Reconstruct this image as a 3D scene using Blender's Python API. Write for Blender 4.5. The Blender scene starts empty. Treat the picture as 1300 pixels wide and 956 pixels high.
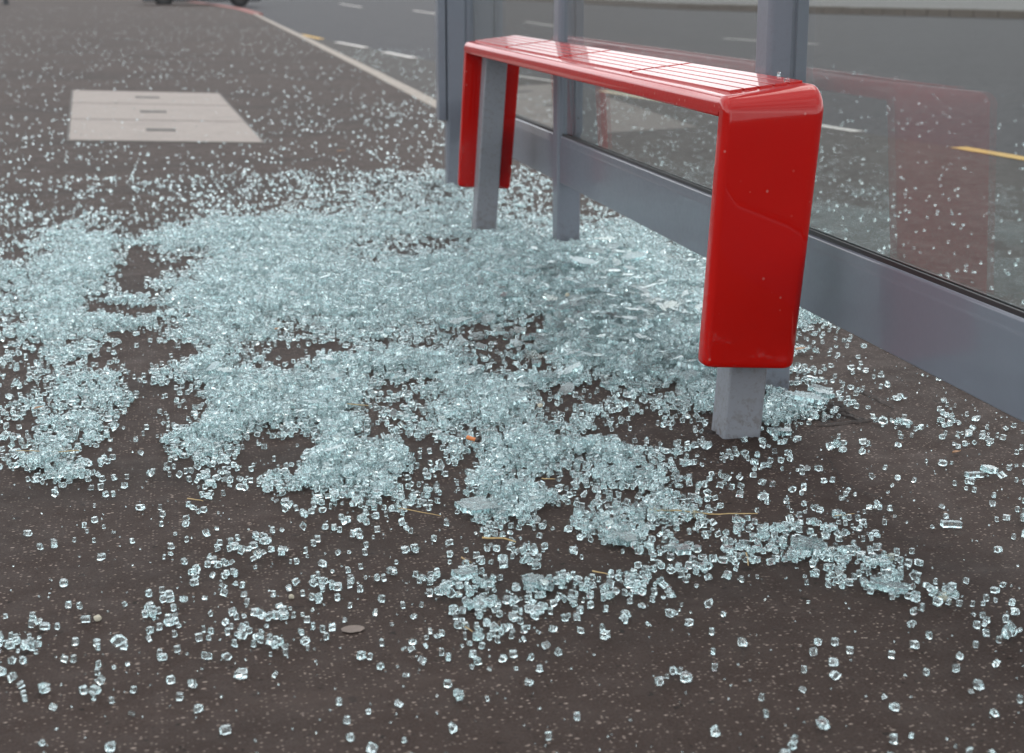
import bpy, bmesh, math, random
import numpy as np
from mathutils import Vector, Matrix, noise
random.seed(7); rng = np.random.default_rng(11)
sc = bpy.context.scene
COL = sc.collection

# ---------------------------------------------------------------- camera numbers (measured from the photo)
F = 1944.0; CX, CY = 650.0, 433.0; TILT = math.radians(13.2)
YAW = math.atan(432 * math.cos(TILT) / F); H = 0.92
RV = Vector((math.cos(YAW), -math.sin(YAW), 0))
FV = Vector((math.sin(YAW) * math.cos(TILT), math.cos(YAW) * math.cos(TILT), -math.sin(TILT)))
UV = RV.cross(FV)
def ground(x, y, z=0.0):
    d = FV + RV * ((x - CX) / F) - UV * ((y - CY) / F)
    return Vector((0, 0, H)) + d * ((z - H) / d.z)

cam = bpy.data.cameras.new("camera"); co = bpy.data.objects.new("camera", cam); COL.objects.link(co)
co.matrix_world = Matrix(((RV.x, UV.x, -FV.x, 0), (RV.y, UV.y, -FV.y, 0), (RV.z, UV.z, -FV.z, H), (0, 0, 0, 1)))
cam.sensor_width = 36; cam.lens = F / 1300 * 36; cam.shift_y = -(478 - CY) / 1300
cam.clip_start = 0.05; cam.clip_end = 2000
cam.dof.use_dof = True; cam.dof.focus_distance = 2.95; cam.dof.aperture_fstop = 6.3
sc.camera = co

# ---------------------------------------------------------------- render settings
sc.render.engine = 'CYCLES'
cy = sc.cycles
cy.max_bounces = 14; cy.transmission_bounces = 12; cy.glossy_bounces = 5; cy.diffuse_bounces = 3
cy.transparent_max_bounces = 16; cy.caustics_reflective = True; cy.caustics_refractive = True
cy.sample_clamp_indirect = 9.0; cy.blur_glossy = 0.3; cy.use_denoising = True
cy.use_adaptive_sampling = True; cy.adaptive_threshold = 0.015
sc.view_settings.view_transform = 'Standard'; sc.view_settings.look = 'None'
sc.view_settings.exposure = 0.0; sc.view_settings.gamma = 1.0; sc.view_settings.use_curve_mapping = False

# ---------------------------------------------------------------- world: overcast sky
SUN_EL, SUN_AZ = math.radians(52), math.radians(40)      # azimuth from +Y towards +X
w = bpy.data.worlds.new("World"); sc.world = w; w.use_nodes = True
nt = w.node_tree; nt.nodes.clear()
out = nt.nodes.new('ShaderNodeOutputWorld')
sky = nt.nodes.new('ShaderNodeTexSky'); sky.sky_type = 'NISHITA'; sky.sun_disc = False
sky.sun_elevation = SUN_EL; sky.sun_rotation = SUN_AZ; sky.dust_density = 4; sky.air_density = 1.2
bg1 = nt.nodes.new('ShaderNodeBackground'); bg1.inputs[1].default_value = 0.12
nt.links.new(sky.outputs[0], bg1.inputs[0])
bg2 = nt.nodes.new('ShaderNodeBackground'); bg2.inputs[1].default_value = 1.12
tc = nt.nodes.new('ShaderNodeTexCoord')
nz = nt.nodes.new('ShaderNodeTexNoise'); nz.inputs['Scale'].default_value = 2.2; nz.inputs['Detail'].default_value = 5
mp = nt.nodes.new('ShaderNodeMapping'); mp.inputs['Scale'].default_value = (1, 1, 2.6)
nt.links.new(tc.outputs['Generated'], mp.inputs[0]); nt.links.new(mp.outputs[0], nz.inputs['Vector'])
cr = nt.nodes.new('ShaderNodeValToRGB')
cr.color_ramp.elements[0].position = 0.36; cr.color_ramp.elements[0].color = (0.66, 0.70, 0.76, 1)
cr.color_ramp.elements[1].position = 0.62; cr.color_ramp.elements[1].color = (1.95, 1.98, 2.02, 1)
nt.links.new(nz.outputs[0], cr.inputs[0])
# bright band of thin cloud low over the horizon
sxyz = nt.nodes.new('ShaderNodeSeparateXYZ'); nt.links.new(tc.outputs['Generated'], sxyz.inputs[0])
hz_ = nt.nodes.new('ShaderNodeMapRange'); hz_.interpolation_type = 'SMOOTHSTEP'
for i_, v_ in ((1, 0.10), (2, 0.50), (3, 1.55), (4, 0.95)): hz_.inputs[i_].default_value = v_
nt.links.new(sxyz.outputs[2], hz_.inputs[0])
vm = nt.nodes.new('ShaderNodeVectorMath'); vm.operation = 'SCALE'
nt.links.new(cr.outputs[0], vm.inputs[0]); nt.links.new(hz_.outputs[0], vm.inputs['Scale']); nt.links.new(vm.outputs[0], bg2.inputs[0])
mx = nt.nodes.new('ShaderNodeMixShader'); mx.inputs[0].default_value = 0.86
nt.links.new(bg1.outputs[0], mx.inputs[1]); nt.links.new(bg2.outputs[0], mx.inputs[2])
nt.links.new(mx.outputs[0], out.inputs[0])
sun = bpy.data.lights.new("sun", 'SUN'); sun.energy = 1.0; sun.angle = math.radians(34); sun.color = (1, 0.97, 0.93)
so = bpy.data.objects.new("sun", sun); COL.objects.link(so)
sd = Vector((math.sin(SUN_AZ) * math.cos(SUN_EL), math.cos(SUN_AZ) * math.cos(SUN_EL), math.sin(SUN_EL)))
so.rotation_euler = sd.to_track_quat('Z', 'Y').to_euler(); so.location = (0, 0, 20)

# ---------------------------------------------------------------- materials
class Mat:
    def __init__(s, name):
        s.m = bpy.data.materials.new(name); s.m.use_nodes = True
        s.nt = s.m.node_tree; s.b = s.nt.nodes['Principled BSDF']; s.out = s.nt.nodes['Material Output']
        s.tc = None
    def n(s, t, **k):
        x = s.nt.nodes.new(t)
        for a, v in k.items():
            if a in x.inputs: x.inputs[a].default_value = v
            else: setattr(x, a, v)
        return x
    def l(s, a, b): s.nt.links.new(a, b)
    def co(s, scale=(1, 1, 1)):
        if not s.tc: s.tc = s.n('ShaderNodeTexCoord')
        m = s.n('ShaderNodeMapping'); m.inputs['Scale'].default_value = scale
        s.l(s.tc.outputs['Object'], m.inputs[0]); return m.outputs[0]
    def noise(s, scale, detail=4, rough=0.55, sc_=(1, 1, 1)):
        x = s.n('ShaderNodeTexNoise'); x.inputs['Scale'].default_value = scale
        x.inputs['Detail'].default_value = detail; x.inputs['Roughness'].default_value = rough
        s.l(s.co(sc_), x.inputs['Vector']); return x.outputs[0]
    def ramp(s, v, *stops):
        r = s.n('ShaderNodeValToRGB'); e = r.color_ramp.elements
        while len(e) < len(stops): e.new(0.5)
        for i, (p, c) in enumerate(stops):
            e[i].position = p; e[i].color = (c, c, c, 1) if isinstance(c, (int, float)) else (*c, 1)
        s.l(v, r.inputs[0]); return r.outputs[0]
    def mix(s, f, a, b, mode='MIX'):
        x = s.n('ShaderNodeMix', data_type='RGBA', blend_type=mode)
        for i, v in ((0, f), (6, a), (7, b)):
            if isinstance(v, (int, float)): x.inputs[i].default_value = v
            elif isinstance(v, tuple): x.inputs[i].default_value = (*v, 1)
            else: s.l(v, x.inputs[i])
        return x.outputs[2]
    def bump(s, h, strength, dist):
        x = s.n('ShaderNodeBump'); x.inputs['Strength'].default_value = strength; x.inputs['Distance'].default_value = dist
        s.l(h, x.inputs['Height']); s.l(x.outputs[0], s.b.inputs['Normal']); return x
    def base(s, c):
        if isinstance(c, tuple): s.b.inputs['Base Color'].default_value = (*c, 1)
        else: s.l(c, s.b.inputs['Base Color'])
    def rough(s, v):
        if isinstance(v, (int, float)): s.b.inputs['Roughness'].default_value = v
        else: s.l(v, s.b.inputs['Roughness'])

def asphalt(name, c0, c1, speck, speck_amt=0.5, grain=260, rgh=0.72, patch=None):
    M = Mat(name)
    big = M.noise(0.9, 5, 0.6); mid = M.noise(14, 5, 0.7); fine = M.noise(grain, 4, 0.7)
    col = M.mix(M.ramp(big, (0.35, 0.0), (0.68, 1.0)), c0, c1)
    col = M.mix(M.ramp(mid, (0.35, 0.0), (0.7, 0.55)), col, tuple(v * 0.72 for v in c0))
    col = M.mix(M.ramp(fine, (0.4, 0.0), (0.62, 0.75)), col, tuple(v * 1.45 for v in c1))
    col = M.mix(M.ramp(fine, (0.3, 0.8), (0.42, 0.0)), col, tuple(v * 0.4 for v in c0))
    for sc_, th in ((44, 0.10), (90, 0.17), (210, 0.26)):
        v = M.n('ShaderNodeTexVoronoi', feature='F1'); v.inputs['Scale'].default_value = sc_
        M.l(M.co((0.75, 1.25, 1)), v.inputs['Vector'])
        d = M.ramp(v.outputs['Distance'], (th * 0.75, 1.0), (th * 1.5, 0.0))
        sep = M.n('ShaderNodeSeparateColor'); M.l(v.outputs['Color'], sep.inputs[0])
        keep = M.ramp(sep.outputs[0], (0.80, 0.0), (0.84, 1.0))
        f = M.mix(1.0, d, keep, 'MULTIPLY'); f = M.mix(1.0, f, (speck_amt,) * 3, 'MULTIPLY')
        tone = M.mix(sep.outputs[1], speck, tuple(v_ * 0.45 for v_ in speck))
        col = M.mix(f, col, tone)
    if patch: col = patch(M, col)
    M.base(col); M.rough(M.ramp(mid, (0.3, rgh - 0.1), (0.7, rgh + 0.1)))
    M.b.inputs['Specular IOR Level'].default_value = 0.13
    hh = M.mix(0.5, fine, mid)
    M.bump(hh, 0.75, 0.0035)
    return M.m

def pave_patch(M, col):
    # old repairs and dirt: broad darker and redder streaks lying across the footway
    n1 = M.noise(0.55, 4, 0.6, (0.8, 2.4, 1)); n2 = M.noise(2.6, 5, 0.65, (0.6, 1.6, 1))
    col = M.mix(M.ramp(n1, (0.50, 0.0), (0.60, 0.55)), col, (0.024, 0.018, 0.0155))
    pit = M.noise(46, 3, 0.5); col = M.mix(M.ramp(pit, (0.66, 0.0), (0.70, 0.8)), col, (0.010, 0.008, 0.007))
    st = M.noise(5.5, 3, 0.5); col = M.mix(M.ramp(st, (0.66, 0.0), (0.71, 0.35)), col, (0.016, 0.012, 0.010))
    return M.mix(M.ramp(n2, (0.56, 0.0), (0.68, 0.4)), col, (0.068, 0.050, 0.043))
m_pave = asphalt('pavement_asphalt', (0.0255, 0.0175, 0.0145), (0.037, 0.0252, 0.0208), (0.36, 0.29, 0.25), 0.85, patch=pave_patch)
m_road = asphalt('road_asphalt', (0.029, 0.029, 0.032), (0.039, 0.039, 0.043), (0.32, 0.32, 0.32), 0.5, grain=150)
m_bay = asphalt('bay_asphalt', (0.033, 0.030, 0.028), (0.046, 0.042, 0.039), (0.34, 0.32, 0.30), 0.7, grain=110)
m_tar = asphalt('tar', (0.018, 0.015, 0.014), (0.030, 0.025, 0.023), (0.08, 0.07, 0.06), 0.4, grain=90)
m_far = asphalt('far_pavement', (0.10, 0.098, 0.095), (0.13, 0.127, 0.122), (0.4, 0.4, 0.38), 0.3)

def stone(name, c, var=0.3, rgh=0.8, sc_=30):
    M = Mat(name); a = M.noise(sc_, 6, 0.7); b = M.noise(3, 4)
    col = M.mix(M.ramp(a, (0.35, 0.0), (0.7, 1.0)), tuple(v * (1 - var) for v in c), tuple(v * (1 + var * 0.4) for v in c))
    col = M.mix(M.ramp(b, (0.5, 0.0), (0.75, 0.5)), col, tuple(v * 0.6 for v in c))
    M.base(col); M.rough(rgh); M.bump(a, 0.4, 0.003); return M.m
m_kerb = stone('kerb_stone', (0.30, 0.265, 0.225)); m_kerb2 = stone('far_kerb_stone', (0.14, 0.115, 0.092), 0.4)
m_slab = stone('cover_concrete', (0.27, 0.235, 0.21), 0.25, sc_=45); m_dark = stone('slot_dirt', (0.085, 0.078, 0.07))
m_redkerb = stone('red_band', (0.26, 0.085, 0.07), 0.25)
m_white = stone('white_paint_line', (0.62, 0.60, 0.56), 0.35, sc_=60)
m_cream = stone('cream_paint_line', (0.62, 0.52, 0.36), 0.35, sc_=60)
m_yellow = stone('yellow_paint_line', (0.60, 0.38, 0.10), 0.3, sc_=60)
m_pebble = stone('pebble', (0.50, 0.46, 0.36), 0.25, sc_=200); m_gum = stone('gum', (0.17, 0.135, 0.115), 0.2, sc_=120)
m_straw = stone('straw', (0.48, 0.34, 0.15), 0.3, 0.6, 150); m_leaf = stone('dry_leaf', (0.36, 0.19, 0.09), 0.4, 0.7, 120)
m_filter = stone('cork_paper', (0.62, 0.20, 0.06), 0.25, 0.6, 500); m_ash = stone('burnt_paper', (0.06, 0.045, 0.04), 0.4, 0.8, 300)
m_palepaper = stone('pale_paper', (0.6, 0.55, 0.45), 0.15, 0.7, 300)

def paint(name, c, rgh, coat, dirt=0.0, dirtc=(0.1, 0.09, 0.08), orange=0.02, spots=0.0, crg=0.03):
    M = Mat(name)
    a = M.noise(6, 5, 0.6); g = M.noise(90, 5, 0.7)
    col = M.mix(M.ramp(a, (0.35, 0.0), (0.7, 0.35)), c, tuple(v * 0.86 for v in c))
    if dirt:
        f = M.ramp(g, (0.52, 0.0), (0.72, dirt)); col = M.mix(f, col, dirtc)
        geo = M.n('ShaderNodeNewGeometry'); sx = M.n('ShaderNodeSeparateXYZ'); M.l(geo.outputs['Position'], sx.inputs[0])
        zz = M.ramp(sx.outputs[2], (0.0, 1.0), (0.11, 0.0))
        f2 = M.mix(1.0, zz, M.ramp(M.noise(45, 6, 0.75), (0.50, 0.0), (0.62, 0.9)), 'MULTIPLY')
        col = M.mix(f2, col, dirtc)
    if spots:
        v = M.n('ShaderNodeTexVoronoi'); v.inputs['Scale'].default_value = 55; M.l(M.co(), v.inputs['Vector'])
        sep = M.n('ShaderNodeSeparateColor'); M.l(v.outputs['Color'], sep.inputs[0])
        f = M.mix(1.0, M.ramp(v.outputs['Distance'], (0.10, 1.0), (0.20, 0.0)), M.ramp(sep.outputs[0], (0.90, 0.0), (0.93, 1.0)), 'MULTIPLY')
        col = M.mix(M.mix(1.0, f, (spots,) * 3, 'MULTIPLY'), col, (0.5, 0.28, 0.25))
    M.base(col)
    M.rough(M.ramp(g, (0.35, rgh), (0.75, rgh + 0.12)))
    M.b.inputs['Specular IOR Level'].default_value = 0.05 if coat > .6 else 0.2; M.b.inputs['Coat Weight'].default_value = coat; M.b.inputs['Coat Roughness'].default_value = crg; M.b.inputs['Coat IOR'].default_value = 1.6
    M.bump(M.noise(38, 3), orange, 0.002)
    return M.m
m_red = paint('red_gloss_paint', (0.40, 0.0022, 0.0003), 0.42, 0.65, orange=0.010, spots=0.35)
m_grey = paint('grey_powder_coat', (0.150, 0.166, 0.194), 0.30, 0.35, 0.22, (0.09, 0.085, 0.085))
m_leg = paint('galvanised_grey', (0.20, 0.21, 0.23), 0.42, 0.1, 0.7, (0.13, 0.12, 0.115), orange=0.06)
m_rail = paint('rail_grey_paint', (0.135, 0.150, 0.178), 0.30, 0.45, 0.02, (0.10, 0.09, 0.09), crg=0.10)
def plain(name, c, r=0.5, metal=0.0):
    M = Mat(name); g = M.noise(60, 4); M.base(M.mix(g, c, tuple(v * 0.7 for v in c))); M.rough(r)
    M.b.inputs['Metallic'].default_value = metal; return M.m
m_rubber = plain('black_rubber', (0.012, 0.012, 0.013), 0.5)
m_carpaint = plain('dark_car_paint', (0.012, 0.013, 0.016), 0.2); m_tyre = plain('tyre_rubber', (0.015,) * 3, 0.8)
m_rim = plain('wheel_alloy', (0.05,) * 3, 0.5, 0.5); m_carglass = plain('car_window', (0.01, 0.012, 0.014), 0.08)
m_lampred = plain('tail_lamp', (0.3, 0.01, 0.01), 0.2); m_lampwhite = plain('head_lamp', (0.6, 0.6, 0.6), 0.15)
m_pole = plain('dark_pole', (0.03, 0.032, 0.035), 0.6)
m_foliage = plain('far_foliage', (0.045, 0.06, 0.03), 0.9)

# broken safety glass (solid dielectric with a faint green tint, crushed faces are a little frosted)
M = Mat('safety_glass'); nt_ = M.nt; nt_.nodes.remove(M.b)
g1 = M.n('ShaderNodeBsdfGlass'); g1.inputs['IOR'].default_value = 1.52; g1.inputs['Roughness'].default_value = 0.02
g1.inputs['Color'].default_value = (0.952, 0.998, 1.0, 1)
g2 = M.n('ShaderNodeBsdfDiffuse'); g2.inputs['Color'].default_value = (0.86, 0.95, 0.96, 1)
mxs = M.n('ShaderNodeMixShader')
fr = M.ramp(M.noise(330, 3, 0.6), (0.48, 0.012), (0.66, 0.20)); M.l(fr, mxs.inputs[0])
bn = M.n('ShaderNodeBump'); bn.inputs['Strength'].default_value = 0.25; bn.inputs['Distance'].default_value = 0.001
M.l(M.noise(260, 2), bn.inputs['Height']); M.l(bn.outputs[0], g1.inputs['Normal'])
M.l(g1.outputs[0], mxs.inputs[1]); M.l(g2.outputs[0], mxs.inputs[2]); M.l(mxs.outputs[0], M.out.inputs[0])
m_glass = M.m
# shelter pane: clear sheet, surface reflection by Fresnel, thin film of grime
M = Mat('pane_glass'); M.nt.nodes.remove(M.b)
tr = M.n('ShaderNodeBsdfTransparent'); tr.inputs[0].default_value = (0.93, 0.95, 0.945, 1)
gl = M.n('ShaderNodeBsdfGlossy'); gl.inputs['Roughness'].default_value = 0.0
df = M.n('ShaderNodeBsdfDiffuse'); df.inputs[0].default_value = (0.5, 0.5, 0.5, 1)
fs = M.n('ShaderNodeFresnel'); gg = M.n('ShaderNodeNewGeometry'); mr = M.n('ShaderNodeMapRange')   # same reflectance entering and leaving the sheet
mr.inputs[3].default_value = 1.55; mr.inputs[4].default_value = 1 / 1.55; M.l(gg.outputs['Backfacing'], mr.inputs[0]); M.l(mr.outputs[0], fs.inputs[0])
a_ = M.n('ShaderNodeMixShader'); M.l(fs.outputs[0], a_.inputs[0]); M.l(tr.outputs[0], a_.inputs[1]); M.l(gl.outputs[0], a_.inputs[2])
b_ = M.n('ShaderNodeMixShader'); M.l(M.ramp(M.noise(5, 6, 0.7, (1, 1, 0.3)), (0.4, 0.001), (0.8, 0.016)), b_.inputs[0])
M.l(a_.outputs[0], b_.inputs[1]); M.l(df.outputs[0], b_.inputs[2]); M.l(b_.outputs[0], M.out.inputs[0])
m_pane = M.m

# ---------------------------------------------------------------- mesh helpers
def obj(name, verts, faces, mat, parent=None, smooth=False, **props):
    me = bpy.data.meshes.new(name); me.from_pydata([tuple(v) for v in verts], [], faces); me.update()
    me.materials.append(mat)
    if smooth: me.polygons.foreach_set('use_smooth', [True] * len(me.polygons))
    o = bpy.data.objects.new(name, me); COL.objects.link(o)
    if parent: o.parent = parent
    for k, v in props.items(): o[k] = v
    return o
def from_bm(name, bm, mat, parent=None, smooth_angle=None, **props):
    bmesh.ops.recalc_face_normals(bm, faces=bm.faces)
    me = bpy.data.meshes.new(name); bm.to_mesh(me); bm.free(); me.materials.append(mat)
    if smooth_angle:
        me.polygons.foreach_set('use_smooth', [True] * len(me.polygons))
        me.set_sharp_from_angle(angle=math.radians(smooth_angle))
    o = bpy.data.objects.new(name, me); COL.objects.link(o)
    if smooth_angle and name != 'seat_cover':
        wn = o.modifiers.new('weighted_normal', 'WEIGHTED_NORMAL'); wn.weight = 100; wn.keep_sharp = True
    if parent: o.parent = parent
    for k, v in props.items(): o[k] = v
    return o
def box(bm, a, b, bev=0.0, seg=2, mtx=None):
    r = bmesh.ops.create_cube(bm, size=1.0); vs = r['verts']
    a, b = Vector(a), Vector(b); c = (a + b) / 2; d = b - a
    for v in vs: v.co = Vector((v.co.x * d.x, v.co.y * d.y, v.co.z * d.z)) + c
    if bev:
        es = list({e for v in vs for e in v.link_edges})
        r2 = bmesh.ops.bevel(bm, geom=es, offset=bev, segments=seg, affect='EDGES', profile=0.5)
        vs = list({v for f in r2['faces'] for v in f.verts} | {v for v in vs if v.is_valid})
    if mtx:
        for v in vs: v.co = mtx @ v.co
    return vs
def thing(name, label, cat, loc=(0, 0, 0), group=None):
    o = bpy.data.objects.new(name, None); COL.objects.link(o); o.location = loc
    o.empty_display_size = 0.1; o['label'] = label; o['category'] = cat
    if group: o['group'] = group
    return o
def tag(o, label, cat, group=None):
    o['label'] = label; o['category'] = cat
    if group: o['group'] = group
    return o
def world_child(o, parent):     # parts are modelled in world coordinates; the parent sits at the thing's base
    o.parent = parent; o.matrix_parent_inverse = Matrix.Translation(parent.location).inverted(); return o
def prism(name, pts, z0, z1, mat, **props):
    n = len(pts); v = [(p[0], p[1], z0) for p in pts] + [(p[0], p[1], z1) for p in pts]
    f = [tuple(range(n, 2 * n)), tuple(reversed(range(n)))] + [(i, (i + 1) % n, n + (i + 1) % n, n + i) for i in range(n)]
    bm = bmesh.new(); bv = [bm.verts.new(p) for p in v]
    for q in f: bm.faces.new([bv[i] for i in q])
    bmesh.ops.triangulate(bm, faces=[fc for fc in bm.faces if len(fc.verts) > 4])
    return from_bm(name, bm, mat, **props)

# ---------------------------------------------------------------- ground, road, pavement, kerbs
edge = [(1.985, -30), (1.985, 2), (1.985, 6), (2.02, 12.1), (2.09, 16.4), (2.20, 25.7), (2.30, 36), (2.42, 46.8)]
corner = [(2.30, 55), (1.80, 64.3), (0.9, 75), (-0.9, 86), (-5, 97), (-14, 107), (-60, 118)]
obj('ground', [(-900, -900, -0.6), (900, -900, -0.6), (900, 900, -0.6), (-900, 900, -0.6)], [(0, 1, 2, 3)], m_far, kind='structure')
obj('road', [(-300, -60, -0.1), (60, -60, -0.1), (60, 400, -0.1), (-300, 400, -0.1)], [(0, 1, 2, 3)], m_road, kind='structure')
pav = [(-60, -80), (1.855, -80)] + [(x - 0.13, y) for x, y in edge] + [(x - 0.02, y) for x, y in corner]
prism('pavement', pav, -0.3, 0.0, m_pave, kind='structure')
# bus bay surface between kerb and dashed line
bay = [(1.99, -5), (5.9, -5), (5.0, 6.5), (4.75, 9.0), (4.40, 11.4), (4.0, 14), (3.5, 18), (3.0, 24), (2.6, 29), (2.34, 36), (2.22, 25.7), (2.11, 16.4), (2.03, 12.1), (1.99, 6)]
prism('bus_bay', bay, -0.2, -0.096, m_bay, kind='structure')
bm = bmesh.new()
for i in range(len(edge) - 1):
    (x0, y0), (x1, y1) = edge[i], edge[i + 1]
    n = max(1, round((y1 - y0) / 0.915))
    for k in range(n):
        a = y0 + (y1 - y0) * k / n; b = y0 + (y1 - y0) * (k + 1) / n
        xa = x0 + (x1 - x0) * k / n; dz = random.uniform(-0.002, 0.002)
        xb = x0 + (x1 - x0) * (k + 1) / n
        vs = box(bm, (-0.13, a + 0.004, -0.25), (0, b - 0.004, 0.005 + dz), 0.010, 2)
        for v in vs: v.co.x += xa + (xb - xa) * (v.co.y - a) / (b - a)
from_bm('kerb', bm, m_kerb, smooth_angle=40, kind='structure')
bm = bmesh.new()
cc = [(2.42, 46.8)] + corner
for i in range(len(cc) - 1):
    p, q = Vector(cc[i]), Vector(cc[i + 1]); n = (q - p).normalized(); s = Vector((n.y, -n.x)) * 0.16
    for (a, b, z0, z1) in ((p, q, -0.25, 0.012),):
        bv = [bm.verts.new((c.x, c.y, z)) for z in (z0, z1) for c in (a - s, b - s, b + s, a + s)]
        for f in ((0, 1, 2, 3), (7, 6, 5, 4), (0, 4, 5, 1), (1, 5, 6, 2), (2, 6, 7, 3), (3, 7, 4, 0)): bm.faces.new([bv[j] for j in f])
from_bm('red_kerb', bm, m_redkerb, kind='structure')
# far side of the road
fk = [(26, 30), (23.5, 40.2), (20.5, 48.9), (18.75, 56.9), (19.1, 72), (19.5, 120), (20, 300)]
prism('far_pavement', [(60, 20)] + [(60, 19)] + [(29.5, 19)] + [(x + 0.3, y) for x, y in fk] + [(60, 300)], -0.3, 0.08, m_far, kind='structure')
bm = bmesh.new(); fk2 = [(29.2, 19)] + fk[:6]
for i in range(len(fk2) - 1):
    p, q = Vector(fk2[i]), Vector(fk2[i + 1]); L = (q - p).length; d = (q - p) / L; s = Vector((d.y, -d.x)) * 0.3
    n = max(1, round(L / 0.915))
    for k in range(n):
        a = p + d * (L * k / n + 0.02); b = p + d * (L * (k + 1) / n - 0.02); zt = 0.13 + random.uniform(-0.008, 0.008)
        bv = [bm.verts.new((c.x, c.y, z)) for z in (-0.25, zt) for c in (a, b, b + s, a + s)]
        for f in ((0, 1, 2, 3), (7, 6, 5, 4), (0, 4, 5, 1), (1, 5, 6, 2), (2, 6, 7, 3), (3, 7, 4, 0)): bm.faces.new([bv[j] for j in f])
from_bm('far_kerb', bm, m_kerb2, kind='structure')
# painted road markings
def mark(x0, y0, x1, y1, wd, mat, z=-0.1, name='road_marking'):
    p, q = Vector((x0, y0)), Vector((x1, y1)); d = (q - p).normalized(); s = Vector((-d.y, d.x)) * wd / 2
    n = 8; L = []; R_ = []
    for k in range(n + 1):
        c = p.lerp(q, k / n); L.append(c + s * random.uniform(0.9, 1.05)); R_.append(c - s * random.uniform(0.9, 1.05))
    pts = L + R_[::-1]
    v = [(c.x, c.y, z + 0.008) for c in pts]
    fs_ = [(k, 2 * n + 1 - k, 2 * n - k, k + 1) for k in range(n)]
    return obj(name, v, fs_, mat, kind='structure')
for a in [(2.62, 28.5, 2.45, 31.0), ]: mark(*a, 0.13, m_yellow)
for a in [(2.96, 24.6, 2.74, 27.0), (3.20, 21.1, 3.03, 23.0)]: mark(*a, 0.13, m_white)
mark(3.94, 15.3, 3.62, 17.2, 0.10, m_white)
mark(4.16, 12.75, 3.97, 14.3, 0.11, m_cream)
mark(4.62, 9.95, 4.47, 10.9, 0.10, m_white)
mark(4.96, 7.2, 4.79, 8.85, 0.13, m_yellow)
for a in [(7.55, 64, 7.8, 75), (8.35, 50, 8.55, 56.5), (8.72, 35.2, 9.0, 40), (10.5, 24.4, 9.86, 27.2), (13.2, 12, 12.4, 15)]: mark(*a, 0.16, m_white)
# concrete cover set into the footway: three slabs with lifting slots
cv = thing('utility_cover', 'pale concrete three-section utility cover set flush in the brown pavement', 'cover', (-0.15, 11.2, 0))
qa, qb, qc, qd = [Vector(p) for p in ((-0.88, 13.96), (0.338, 13.3), (0.477, 9.09), (-0.64, 9.48))]
def lerp2(u, v): return (qd.lerp(qc, u)).lerp(qa.lerp(qb, u), v)
for k in range(3):
    v0, v1 = k / 3 + 0.006, (k + 1) / 3 - 0.006
    pts = [lerp2(0, v0), lerp2(1, v0), lerp2(1, v1), lerp2(0, v1)]
    o = prism('cover_slab', pts, -0.02, 0.006, m_slab); world_child(o, cv)
    vm = (v0 + v1) / 2; pts = [lerp2(0.42, vm - .02), lerp2(0.58, vm - .02), lerp2(0.58, vm + .02), lerp2(0.42, vm + .02)]
    s = prism('lifting_slot', pts, 0.0, 0.0085, m_dark); s.parent = o
pts = [lerp2(-0.015, -0.006), lerp2(1.015, -0.006), lerp2(1.015, 1.006), lerp2(-0.015, 1.006)]
world_child(prism('cover_frame', pts, -0.03, 0.003, m_dark), cv)
# tarred cracks and seams over the footway
for (y, x0, x1, wd, sl) in ((26.3, -1.5, 0.6, 0.16, -0.1), (20.3, -0.6, 1.9, 0.10, -0.25), (33, -3, 1.2, 0.14, -0.1), (16.6, -2.5, 0.8, 0.05, -0.2)):
    n = 14; P = []
    for k in range(n + 1): P.append((x0 + (x1 - x0) * k / n, y + sl * k / n + random.uniform(-.03, .03), wd * random.uniform(.4, 1)))
    v = [(x, yy + h / 2, 0.004) for x, yy, h in P] + [(x, yy - h / 2, 0.004) for x, yy, h in P]
    obj('pavement_seam', v, [(k, n + 1 + k, n + 2 + k, k + 1) for k in range(n)], m_tar, kind='structure')
def blob(name, cx, cy, rx, ry, mat, z=0.004, n=44, rag=0.25, **pr):
    v = [(cx, cy, z)]
    for k in range(n):
        a = 2 * math.pi * k / n
        r = 1 + rag * noise.noise(Vector((math.cos(a) * 2.2 + cx * 9, math.sin(a) * 2.2 + cy * 7, 0))) * 2 + random.uniform(-.5, .5) * rag * .5
        v.append((cx + rx * r * math.cos(a), cy + ry * r * math.sin(a), z))
    return obj(name, v, [(0, k + 1, (k + 1) % n + 1) for k in range(n)], mat, **pr)
def broken_tar(cx, cy, rx, ry, h=.007, n=90, m=26):
    V_ = [(cx, cy, .005)]; F_ = []
    for q in range(1, m + 1):
        for k in range(n):
            a = 2 * math.pi * k / n
            e = 1 + .55 * noise.noise(Vector((math.cos(a) * 1.7 + cx * 9, math.sin(a) * 1.7 + cy * 7, 0))) + .28 * noise.noise(Vector((math.cos(a) * 6, math.sin(a) * 6, cx)))
            t = q / m; x = cx + rx * e * t * math.cos(a); y = cy + ry * e * t * math.sin(a)
            z = -.003 + h * (1 - t ** 6) * (.75 + .9 * noise.noise(Vector((x * 60, y * 60, 0))) + .5 * noise.noise(Vector((x * 170, y * 170, 3))))
            V_.append((x, y, z if q < m else -.004))
    for k in range(n): F_.append((0, k + 1, (k + 1) % n + 1))
    for q in range(m - 1):
        for k in range(n): a = 1 + q * n; F_.append((a + k, a + n + k, a + n + (k + 1) % n, a + (k + 1) % n))
    obj('tar_patch', V_, F_, m_tar, kind='structure')
broken_tar(1.35, 3.07, 0.085, 0.15); broken_tar(1.05, 7.05, 0.24, 0.34, .006); broken_tar(1.22, 5.55, 0.09, 0.12)
for (fx, fy) in ((1.109, 2.912), (1.109, 5.634), (1.341, 5.29), (1.253, 7.03)): broken_tar(fx, fy, .062, .062, .005)
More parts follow.
